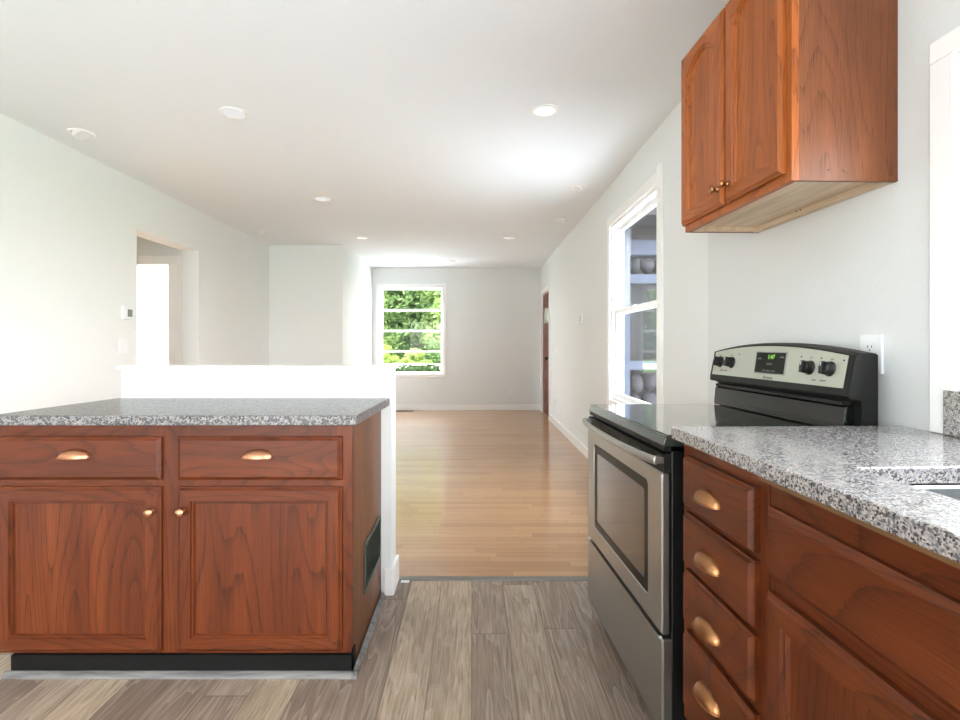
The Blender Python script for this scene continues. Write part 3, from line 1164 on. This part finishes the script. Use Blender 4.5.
# tilt frame of the panel
ang = math.atan2(0.0195, 0.105)
nrm = Vector((-math.cos(ang), 0, math.sin(ang)))
kn0 = None
for i, (y_, z_) in enumerate(((0.684, 1.089), (0.598, 1.089), (0.160, 1.088), (0.077, 1.088))):
    pos = Vector(at(y_, z_, 0.0018))
    if kn0 is None:
        q = MB()
        q.lathe([(0.0235, 0), (0.0235, 0.003), (0.0205, 0.006), (0.0195, 0.022), (0.017, 0.025), (0, 0.0255)], (0, 0, 0), nrm, 22)
        up = Vector((0, 0, 1)) - nrm * nrm.z
        up.normalize()
        sd = nrm.cross(up)
        gp = [nrm * 0.006 + up * sv * 0.019 + sd * sw_ * 0.0055 for sv, sw_ in ((-1, -1), (1, -1), (1, 1), (-1, 1))]
        q.loft([gp, [g_ + nrm * 0.026 for g_ in gp]])
        kn0 = q.build('control_knob', ENAMEL, cp, bevel=0.0015)
        kno = kn0
        mk = MB()
        gp = [nrm * 0.0322 + up * (0.004 + sv * 0.013) + sd * sw_ * 0.001 for sv, sw_ in ((0, -1), (1, -1), (1, 1), (0, 1))]
        mk.loft([gp, [g_ + nrm * 0.0004 for g_ in gp]])
        mk.build('pointer_line', PLASTIC, kn0)
        kno.location = pos
    else:
        kno = copy_tree(kn0, cp)
        kno.location = pos
# display window
d = MB()
def quad(y0_, y1_, z0_, z1_, out):
    return [at(y0_, z0_, out), at(y1_, z0_, out), at(y1_, z1_, out), at(y0_, z1_, out)]


d.loft([quad(0.272, 0.443, 1.056, 1.137, 0.001), quad(0.272, 0.443, 1.056, 1.137, 0.0045)])
bz_ = d.build('display_bezel', PLASTICD, cp, bevel=0.001)
d = MB()
d.loft([quad(0.276, 0.436, 1.060, 1.133, 0.003), quad(0.276, 0.436, 1.060, 1.133, 0.0055)])
dsp = d.build('display', DISPLAYBLACK, bz_)

ROT = Matrix((( 0, -math.sin(0) , 0), (0, 0, 0), (0, 0, 0)))


def text(s, y_, z_, size, mat, parent, out, name='lettering', shear=0.0):
    cu = bpy.data.curves.new(name, 'FONT')
    cu.body = s
    cu.size = size
    cu.shear = shear
    cu.extrude = 0.0002
    cu.align_x = 'CENTER'
    cu.align_y = 'CENTER'
    cu.materials.append(mat)
    tmp = bpy.data.objects.new(name, cu)
    COL.objects.link(tmp)
    bpy.context.view_layer.update()
    me = bpy.data.meshes.new_from_object(tmp)
    bpy.data.objects.remove(tmp)
    o = bpy.data.objects.new(name, me)
    COL.objects.link(o)
    o.parent = parent
    # local text axes: right -> -y, up -> tilted up
    ex = Vector((0, -1, 0))
    ez = nrm
    ey = ez.cross(ex)
    M3 = Matrix((ex, ey, ez)).transposed().to_4x4()
    M3.translation = Vector(at(y_, z_, out))
    o.matrix_local = M3
    return o


text('1:47', 0.350, 1.117, 0.022, DIGIT, dsp, 0.0058, 'digits')
text('BAKE  BROIL  CLEAN', 0.356, 1.068, 0.0075, PRINTL, dsp, 0.0058, 'key_labels')
text('CLOCK', 0.356, 1.092, 0.009, PRINTL, dsp, 0.0058, 'key_labels')
text('OVEN', 0.416, 1.110, 0.0085, PRINTL, dsp, 0.0058, 'key_labels')
text('TIMER', 0.294, 1.117, 0.0085, PRINTL, dsp, 0.0058, 'key_labels')
text('Amana', 0.362, 1.044, 0.020, PRINT, cp, 0.0019, 'logo', 0.35)
text('REAR       FRONT', 0.115, 1.051, 0.008, PRINT, cp, 0.0019, 'knob_label')
text('REAR   FRONT', 0.65, 1.055, 0.008, PRINT, cp, 0.0019, 'knob_label')
text('OFF', 0.075, 1.117, 0.007, PRINT, cp, 0.0019, 'knob_label')
text('OFF', 0.160, 1.120, 0.007, PRINT, cp, 0.0019, 'knob_label')
text('OFF', 0.605, 1.117, 0.007, PRINT, cp, 0.0019, 'knob_label')
text('OFF', 0.695, 1.115, 0.007, PRINT, cp, 0.0019, 'knob_label')
for y_, z_ in ((0.555, 1.123), (0.205, 1.122), (0.03, 1.115), (0.118, 1.119)):
    d = MB()
    d.lathe([(0.003, 0), (0.003, 0.0004)], at(y_, z_, 0.0018), nrm, 10)
    d.build('indicator_dot', GAPBLACK, cp)
# end caps of the backguard
for y0_, y1_ in ((-0.004, 0.0), (RW, RW + 0.004)):
    d = MB()
    zt = 1.137
    prof = [(0.607, 0.88), (0.607, zt - 0.006), (0.600, zt - 0.001), (0.558, zt - 0.001), (0.541, zt - 0.007), (0.521, 1.030), (0.520, 1.010), (0.558, 1.000), (0.562, 0.88)]
    d.prism([(x_ + 0.010, z_) for x_, z_ in prof], y0_, y1_, axis='y')
    d.build('end_cap', CHARCOAL, bgo, bevel=0.0015)

# ------------------------------------------------------------------ wall cabinet
UX, UY = 0.894, 1.402
UA = AK
up_ = thing('wall_cabinet', 'red oak wall cabinet with two arched doors above the range', 'cabinet', (UX, UY, 1.622), UA)
UL, UD, UHt = 0.655, 0.307, 0.716
b = MB()
b.box(0.0, 0.020, 0, 0.045, 0, UHt)
b.box(0.0, 0.020, UL - 0.045, UL, 0, UHt)
b.box(0.0, 0.020, 0.30, 0.345, 0.045, UHt - 0.045)
b.box(0.0, 0.020, 0.045, UL - 0.045, 0, 0.045, 1)
b.box(0.0, 0.020, 0.045, UL - 0.045, UHt - 0.045, UHt, 1)
b.build('face_frame', [OAKU['z'], OAKU['y']], up_)
b = MB()
b.box(0.020, UD, 0.0, 0.012, 0, UHt)
b.box(0.020, UD, UL - 0.012, UL, 0, UHt)
b.box(0.020, UD, 0.012, UL - 0.012, UHt - 0.012, UHt)
b.box(UD - 0.008, UD, 0.012, UL - 0.012, 0.04, UHt - 0.012)
sb = b.build('cabinet_box', OAKS, up_)
b = MB()
b.box(0.020, UD - 0.008, 0.012, UL - 0.012, 0.018, 0.030)
b.box(UD - 0.030, UD - 0.002, 0.012, UL - 0.012, 0.0, 0.040)
b.box(0.020, UD - 0.03, UL - 0.03, UL - 0.012, 0.001, 0.018)
bp = b.build('bottom_panel', MAPLE, up_)
bp['label'] = 'pale unfinished underside'
for y_, z_ in ((0.05, 0.012), (0.36, 0.010), (0.38, 0.010)):
    b = MB()
    b.lathe([(0.004, 0), (0.0035, 0.002), (0, 0.0022)], (UD - 0.030, y_, z_ + 0.008), (-1, 0, 0), 10)
    b.build('mounting_screw', GAPBLACK, bp)
b = MB()
b.lathe([(0.007, 0), (0.007, 0.001), (0, 0.0011)], (0.152, 0.0, 0.030), (0, -1, 0), 12)
b.build('hole_plug', PLY, sb)
b = MB()
b.lathe([(0.0025, 0), (0.0025, 0.001), (0, 0.0011)], (0.105, 0.0, 0.030), (0, -1, 0), 12)
b.build('hole_plug', GAPBLACK, sb)
for a, e, kw_ in ((0.022, 0.322, 0.298), (0.336, UL + 0.004, 0.362)):
    p = MB(MR)
    opening, back = door_frame(p, a, e, 0.026, 0.712, drop=0.055, sw=0.047)
    dd = p.build('door', [OAKU['z'], OAKU['y']], up_)
    add_panel(MR, opening, OAKU['z'], dd)
    knob(MR, kw_, 0.085, BRASS, dd, r=0.014)

# ------------------------------------------------------------------ wall plates
def plate(name, label, cat, M, w, hgt, group=None, holes='outlet', t=0.006):
    """M places the plate; local x out of the wall toward the room, y along, z up"""
    root = bpy.data.objects.new(name, None)
    COL.objects.link(root)
    root.matrix_world = M
    tag(root, label, cat, group)
    q = MB()
    q.box(0.0004, t, -w / 2, w / 2, -hgt / 2, hgt / 2)
    q.build('cover_plate', PLASTIC, root, bevel=0.002)
    n = max(1, round(w / 0.07))
    for i in range(n):
        yc_ = (i - (n - 1) / 2) * 0.046
        if holes == 'outlet':
            for zc_ in (-0.02, 0.02):
                q = MB()
                q.box(t, t + 0.002, yc_ - 0.0165, yc_ + 0.0165, zc_ - 0.0145, zc_ + 0.0145)
                rc = q.build('receptacle', PLASTIC, root, bevel=0.002)
                q = MB()
                q.box(t + 0.0018, t + 0.0026, yc_ - 0.008, yc_ - 0.006, zc_ - 0.002, zc_ + 0.006)
                q.box(t + 0.0018, t + 0.0026, yc_ + 0.006, yc_ + 0.008, zc_ - 0.002, zc_ + 0.006)
                q.lathe([(0.0022, 0), (0.0022, 0.0008)], (t + 0.0018, yc_, zc_ - 0.008), (1, 0, 0), 8)
                q.build('slots', GAPBLACK, rc)
        else:
            q = MB()
            q.box(t, t + 0.003, yc_ - 0.0165, yc_ + 0.0165, -0.033, 0.033)
            q.build('rocker', PLASTIC, root, bevel=0.002)
    return root


TOL = Matrix.Rotation(PI, 4, 'Z')          # faces -X
def on_right(M, y_, z_):
    return M @ Matrix.Translation((0, y_, z_)) @ TOL


plate('wall_outlet', 'white double outlet plate on the wall behind the range backguard', 'outlet', on_right(KW, 0.104, 1.133), 0.078, 0.116, t=0.010)
plate('wall_outlet', 'white outlet low on the right wall just before the front door', 'outlet', on_right(LW, yy(7.25), 0.33), 0.07, 0.115)
plate('wall_outlet', 'white outlet low on the far wall right of the window', 'outlet', Matrix.Translation((0.66, YF, 0.34)) @ Matrix.Rotation(-PI / 2, 4, 'Z'), 0.07, 0.115)
plate('light_switch', 'white light switch on the right wall beside the front door', 'switch', on_right(LW, yy(7.36), 1.12), 0.07, 0.115, holes='switch')
plate('light_switch', 'wide white switch plate below the thermostat on the left wall', 'switch', Matrix.Translation((XL, 3.98, 1.15)), 0.118, 0.116, holes='switch')
plate('light_switch', 'blank narrow plate on the right wall farther of the pair left of the tall window', 'switch', on_right(LW, yy(5.62), 1.415), 0.06, 0.10, holes='switch')

# thermostat on the left wall
th = thing('thermostat', 'small white thermostat with grey screen on the left wall', 'thermostat', (XL, 4.02, 1.365))
m = MB()
m.box(0.0004, 0.022, -0.055, 0.055, 0.0, 0.10)
m.build('housing', PLASTIC, th, bevel=0.004)
m = MB()
m.box(0.022, 0.0235, -0.012, 0.042, 0.022, 0.082)
m.build('screen', LCD, th)
# chime / control box on the right wall
th = bpy.data.objects.new('wall_control', None)
COL.objects.link(th)
th.matrix_world = on_right(LW, yy(5.36), 1.44)
tag(th, 'small white wall control with three buttons left of the tall window', 'control')
m = MB()
m.box(0.0004, 0.028, -0.045, 0.045, -0.06, 0.06)
m.build('housing', PLASTIC, th, bevel=0.004)
m = MB()
for z_ in (-0.02, 0.005, 0.03):
    m.box(0.028, 0.0305, -0.008, 0.024, z_ - 0.006, z_ + 0.006)
m.build('buttons', PLASTICD, th)

# floor register by the far window
fr = thing('floor_register', 'dark floor register at the foot of the far wall', 'vent', (-1.20, 8.76, 0.0))
m = MB()
m.box(-0.16, 0.16, -0.055, -0.045, 0.0005, 0.006)
m.box(-0.16, 0.16, 0.045, 0.055, 0.0005, 0.006)
m.box(-0.16, -0.15, -0.045, 0.045, 0.0005, 0.006)
m.box(0.15, 0.16, -0.045, 0.045, 0.0005, 0.006)
m.build('register_frame', GRILLE, fr)
m = MB()
for i in range(18):
    x_ = -0.146 + i * 0.0168
    m.box(x_, x_ + 0.007, -0.045, 0.045, 0.0005, 0.004)
m.build('register_slats', GRILLE, fr)

# ------------------------------------------------------------------ recessed ceiling lights
def downlight(x, y, lab, r_=0.078, lit=False, group='flat recessed ceiling lights'):
    t = thing('ceiling_light', lab, 'ceiling light', (x, y, CH), 0, group)
    q = MB()
    q.lathe([(r_ * 0.80, -0.0), (r_ * 0.80, -0.004), (r_ * 0.86, -0.007), (r_ * 0.96, -0.006), (r_, -0.0005), (r_, 0.0)], (0, 0, 0), (0, 0, 1), 36, caps=False)
    q.build('trim_ring', TRIM, t, smooth=True)
    q = MB()
    q.lathe([(r_ * 0.80, -0.0045), (r_ * 0.4, -0.0055), (0, -0.006)], (0, 0, 0), (0, 0, 1), 36, caps=False)
    q.build('lens', LENSB if lit else LENS, t, smooth=True)
    return t


downlight(-1.41, 2.95, 'large round recessed light above the half wall on the left')
downlight(0.42, 2.92, 'bright round recessed light above the walkway near the wall cabinet', lit=True)
downlight(-1.416, 4.69, 'round recessed light second from the front in the left row')
downlight(-1.42, 6.40, 'glowing round recessed light near the jutting wall corner', lit=True)
downlight(0.46, 6.40, 'round recessed light in the right row before the far wall')
downlight(-0.33, 8.16, 'farthest round recessed light just before the far wall', lit=True)


def eyeball(x, y, lab, tilt):
    t = thing('ceiling_light', lab, 'ceiling light', (x, y, CH), 0, 'adjustable recessed spot lights')
    r_ = 0.075
    q = MB()
    q.lathe([(r_ * 0.72, 0.0), (r_ * 0.72, -0.004), (r_ * 0.8, -0.008), (r_ * 0.95, -0.007), (r_, -0.0005), (r_, 0)], (0, 0, 0), (0, 0, 1), 32, caps=False)
    q.build('trim_ring', TRIM, t, smooth=True)
    q = MB()
    ax = Vector((math.sin(tilt), 0, -math.cos(tilt)))
    q.lathe([(r_ * 0.70, -0.002), (r_ * 0.66, 0.012), (r_ * 0.55, 0.020), (r_ * 0.52, 0.014)], (0, 0, 0), ax, 28, caps=False)
    q.build('swivel', TRIM, t, smooth=True)
    q = MB()
    q.lathe([(r_ * 0.53, 0.013), (0, 0.012)], (0, 0, 0), ax, 24, caps=False)
    q.build('recess', PLASTIC, t)
    return t


eyeball(-2.53, 3.23, 'adjustable recessed spot nearest the camera along the left wall', 0.5)
eyeball(-2.53, 6.0, 'adjustable recessed spot in the far left corner of the ceiling', 0.5)
eyeball(0.91, 4.34, 'adjustable recessed spot by the right wall above the tall window', -0.5)
eyeball(0.976, 5.48, 'adjustable recessed spot by the right wall past the tall window', -0.5)

# ------------------------------------------------------------------ outdoors
def grassmat():
    k = NT('lawn')
    oc = k.objcoord()
    n = k.noise(oc, 0.7, 5, 0.7)
    n2 = k.noise(oc, 14, 4, 0.7)
    c = k.mix(n, srgb(70, 92, 40), srgb(110, 128, 66))
    c = k.mix(k.math('MULTIPLY', n2, 0.5), c, srgb(52, 70, 30))
    k.principled(c, 0.9, spec=0.1)
    return k.m


m = MB()
m.box(-60, 60, -40, 90, -0.55, -0.40)
struct(m.build('ground', grassmat()), 'sunlit green lawn outside the far window', 'ground')
m = MB()
m.box(-9.0, 7.5, -14, 14, -0.40, -0.37)
struct(m.build('ground', plain('pale_bounce_concrete', srgb(194, 197, 200), 0.9)), 'pale concrete apron added around the house for neutral bounce light', 'ground')  # apron added so light bounced off the ground is not grass green
m = MB()
m.box(-40, 30, 33.5, 40.5, -0.40, -0.385)
struct(m.build('driveway', plain('pale_gravel', srgb(224, 220, 212), 0.9)), 'pale gravel drive crossing behind the far window', 'driveway')


def leafmat(name, c1, c2):
    k = NT(name)
    gi = k.node('ShaderNodeNewGeometry')
    c = k.ramp(gi.outputs['Random Per Island'], [(0.0, srgb(*c1)), (1.0, srgb(*c2))])
    p = k.node('ShaderNodeBsdfDiffuse')
    k.link(c, p.inputs[0])
    t = k.node('ShaderNodeBsdfTranslucent')
    k.link(c, t.inputs[0])
    mx = k.node('ShaderNodeMixShader')
    mx.inputs[0].default_value = 0.4
    k.link(p.outputs[0], mx.inputs[1])
    k.link(t.outputs[0], mx.inputs[2])
    k.link(mx.outputs[0], k.out.inputs[0])
    return k.m


LEAF = [leafmat('leaf_mid', (58, 80, 42), (122, 142, 88)), leafmat('leaf_dark', (48, 70, 42), (106, 128, 82)), leafmat('leaf_lime', (92, 116, 50), (140, 156, 86)), leafmat('leaf_deep', (24, 36, 22), (52, 68, 40))]
BARK = plain('bark', srgb(74, 62, 52), 0.9)


def tree(name, label, x, y, hgt, rad, n, leaf, mat, base=-0.4, squash=1.0, trunk=True):
    t = thing(name, label, name.split('_')[-1], (x, y, base), 0, 'greenery outside')
    vs, fs = [], []
    blobs = []
    for i in range(14 if trunk else 9) if hgt < 15 else range(90):
        a = random.uniform(0, 2 * PI)
        rr = rad * random.uniform(0.1, 0.75)
        tall = hgt > 15
        zz = (0.05 + 0.9 * i / 90) * hgt if tall else random.uniform(0.2 if trunk else 0.12, 0.9) * hgt
        blobs.append((rr * math.cos(a), rr * math.sin(a), zz, rad * (random.uniform(0.26, 0.42) if tall else random.uniform(0.3, 0.5))))
    for i in range(n):
        bx, by, bz0, br = random.choice(blobs)
        d_ = Vector((random.gauss(0, 1), random.gauss(0, 1), random.gauss(0, 1))).normalized() * br * random.uniform(0.6, 1.0) ** 0.5
        c_ = Vector((bx, by, bz0)) + Vector((d_.x, d_.y, d_.z * squash))
        if c_.z < 0.05:
            c_.z = 0.05 + random.random() * 0.1
        u = Vector((random.gauss(0, 1), random.gauss(0, 1), random.gauss(0, 1))).normalized()
        w = u.orthogonal().normalized()
        s = leaf * random.uniform(0.6, 1.3)
        k0 = len(vs)
        vs += [c_ - u * s, c_ + w * s * 0.45, c_ + u * s, c_ - w * s * 0.45]
        fs.append((k0, k0 + 1, k0 + 2, k0 + 3))
    me = bpy.data.meshes.new('foliage')
    me.from_pydata([tuple(v_) for v_ in vs], [], fs)
    me.materials.append(mat)
    o = bpy.data.objects.new('foliage', me)
    COL.objects.link(o)
    o.parent = t
    if trunk:
        q = MB()
        q.tube([(0, 0, 0.0), (0.04, 0.02, hgt * 0.2), (-0.05, 0, hgt * 0.45), (0.02, 0.03, hgt * 0.75)], 0.03 * hgt ** 0.9, 8)
        for i in range(4):
            a = i * 1.7
            q.tube([(0, 0, hgt * (0.3 + 0.1 * i)), (rad * 0.3 * math.cos(a), rad * 0.3 * math.sin(a), hgt * (0.42 + 0.1 * i)), (rad * 0.6 * math.cos(a), rad * 0.6 * math.sin(a), hgt * (0.5 + 0.1 * i))], 0.012 * hgt, 6)
        q.build('trunk', BARK, t)
    return t


tree('leafy_tree', 'broad green tree behind the drive at left of the far window', -10.1, 46.0, 19, 3.3, 12000, 0.34, LEAF[0])
tree('leafy_tree', 'dense dark green tree behind the drive at centre of the far window', -5.9, 55.5, 21, 3.6, 12000, 0.36, LEAF[1])
tree('leafy_tree', 'pale green tree behind the drive at right of the far window', -1.8, 46.0, 19, 3.3, 12000, 0.34, LEAF[0])
tree('leafy_tree', 'tall backmost tree filling the left of the far window', -11.0, 67, 24, 4.8, 12000, 0.5, LEAF[1])
tree('leafy_tree', 'tall backmost tree filling the right of the far window', 0.0, 67, 24, 4.8, 12000, 0.5, LEAF[1])
tree('leafy_tree', 'farthest tall tree filling the middle of the far window', -5.3, 80, 26, 5.0, 12000, 0.55, LEAF[0])
tree('leafy_tree', 'tall green tree beyond the drive, mirrored in the glass of the tall window', -16.5, 55, 21, 3.5, 9000, 0.36, LEAF[0])
tree('leafy_tree', 'tall pale lime tree farthest to the left beyond the drive', -26.5, 56, 22, 4.2, 9000, 0.42, LEAF[2])
tree('lime_bush', 'sunlit lime bush along the drive in the left of the far window', -7.4, 42.0, 1.5, 1.0, 1100, 0.15, LEAF[2], squash=0.6, trunk=False)
tree('lime_bush', 'sunlit lime bush along the drive in the middle of the far window', -5.2, 42.0, 1.4, 1.0, 1100, 0.15, LEAF[2], squash=0.6, trunk=False)
tree('dark_bush', 'darker bush along the drive in the right of the far window', -3.0, 42.0, 1.9, 1.0, 1000, 0.17, LEAF[1], squash=0.7, trunk=False)
tree('low_hedge', 'dark low hedge just beyond the sill of the far window', -2.6, 22.0, 0.62, 1.7, 3000, 0.08, LEAF[3], squash=0.3, trunk=False)

# stone porch corner outside the tall window
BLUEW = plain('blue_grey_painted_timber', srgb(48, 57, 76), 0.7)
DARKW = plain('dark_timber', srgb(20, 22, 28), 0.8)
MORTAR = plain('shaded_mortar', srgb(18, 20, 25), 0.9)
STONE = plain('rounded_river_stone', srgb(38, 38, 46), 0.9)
PY = 5.45
po = thing('stone_porch', 'river stone porch wall with blue grey timbers outside the tall window', 'porch', (0, PY, 0))
m = MB()
m.box(1.55, 3.6, 0.10, 0.32, -0.4, 0.90)
m.build('mortar_core', MORTAR, po)
m = MB()
m.box(1.55, 3.6, 0.10, 0.32, 1.95, 2.14)
m.build('mortar_core', MORTAR, po)
m = MB()
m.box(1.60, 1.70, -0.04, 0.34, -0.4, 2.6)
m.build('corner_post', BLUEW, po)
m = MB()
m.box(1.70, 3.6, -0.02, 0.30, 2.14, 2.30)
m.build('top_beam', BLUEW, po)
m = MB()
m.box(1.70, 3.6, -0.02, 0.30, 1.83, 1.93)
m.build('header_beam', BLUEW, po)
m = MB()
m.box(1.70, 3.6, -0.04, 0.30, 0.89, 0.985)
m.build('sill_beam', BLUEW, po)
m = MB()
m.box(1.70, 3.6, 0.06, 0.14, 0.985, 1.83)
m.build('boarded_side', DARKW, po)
m = MB()
m.box(1.40, 3.8, -0.5, 3.0, 2.45, 2.56)
m.box(1.70, 3.6, 0.0, 0.1, 2.30, 2.45)
m.build('porch_roof', DARKW, po)


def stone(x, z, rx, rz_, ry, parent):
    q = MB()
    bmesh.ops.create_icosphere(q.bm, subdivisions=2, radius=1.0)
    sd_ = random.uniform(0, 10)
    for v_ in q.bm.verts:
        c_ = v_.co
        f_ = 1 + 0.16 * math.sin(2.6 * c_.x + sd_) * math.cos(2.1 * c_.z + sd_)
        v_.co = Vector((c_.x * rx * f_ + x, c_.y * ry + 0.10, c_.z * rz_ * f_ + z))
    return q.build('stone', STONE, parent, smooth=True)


xs = 1.70
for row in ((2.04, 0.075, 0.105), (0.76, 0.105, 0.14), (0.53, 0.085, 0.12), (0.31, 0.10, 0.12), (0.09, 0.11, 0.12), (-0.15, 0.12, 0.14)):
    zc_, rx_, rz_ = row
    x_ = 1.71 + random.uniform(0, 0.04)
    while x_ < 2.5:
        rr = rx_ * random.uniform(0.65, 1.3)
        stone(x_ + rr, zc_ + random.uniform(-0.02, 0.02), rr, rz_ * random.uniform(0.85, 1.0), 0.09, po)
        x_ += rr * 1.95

bpy.context.view_layer.update()
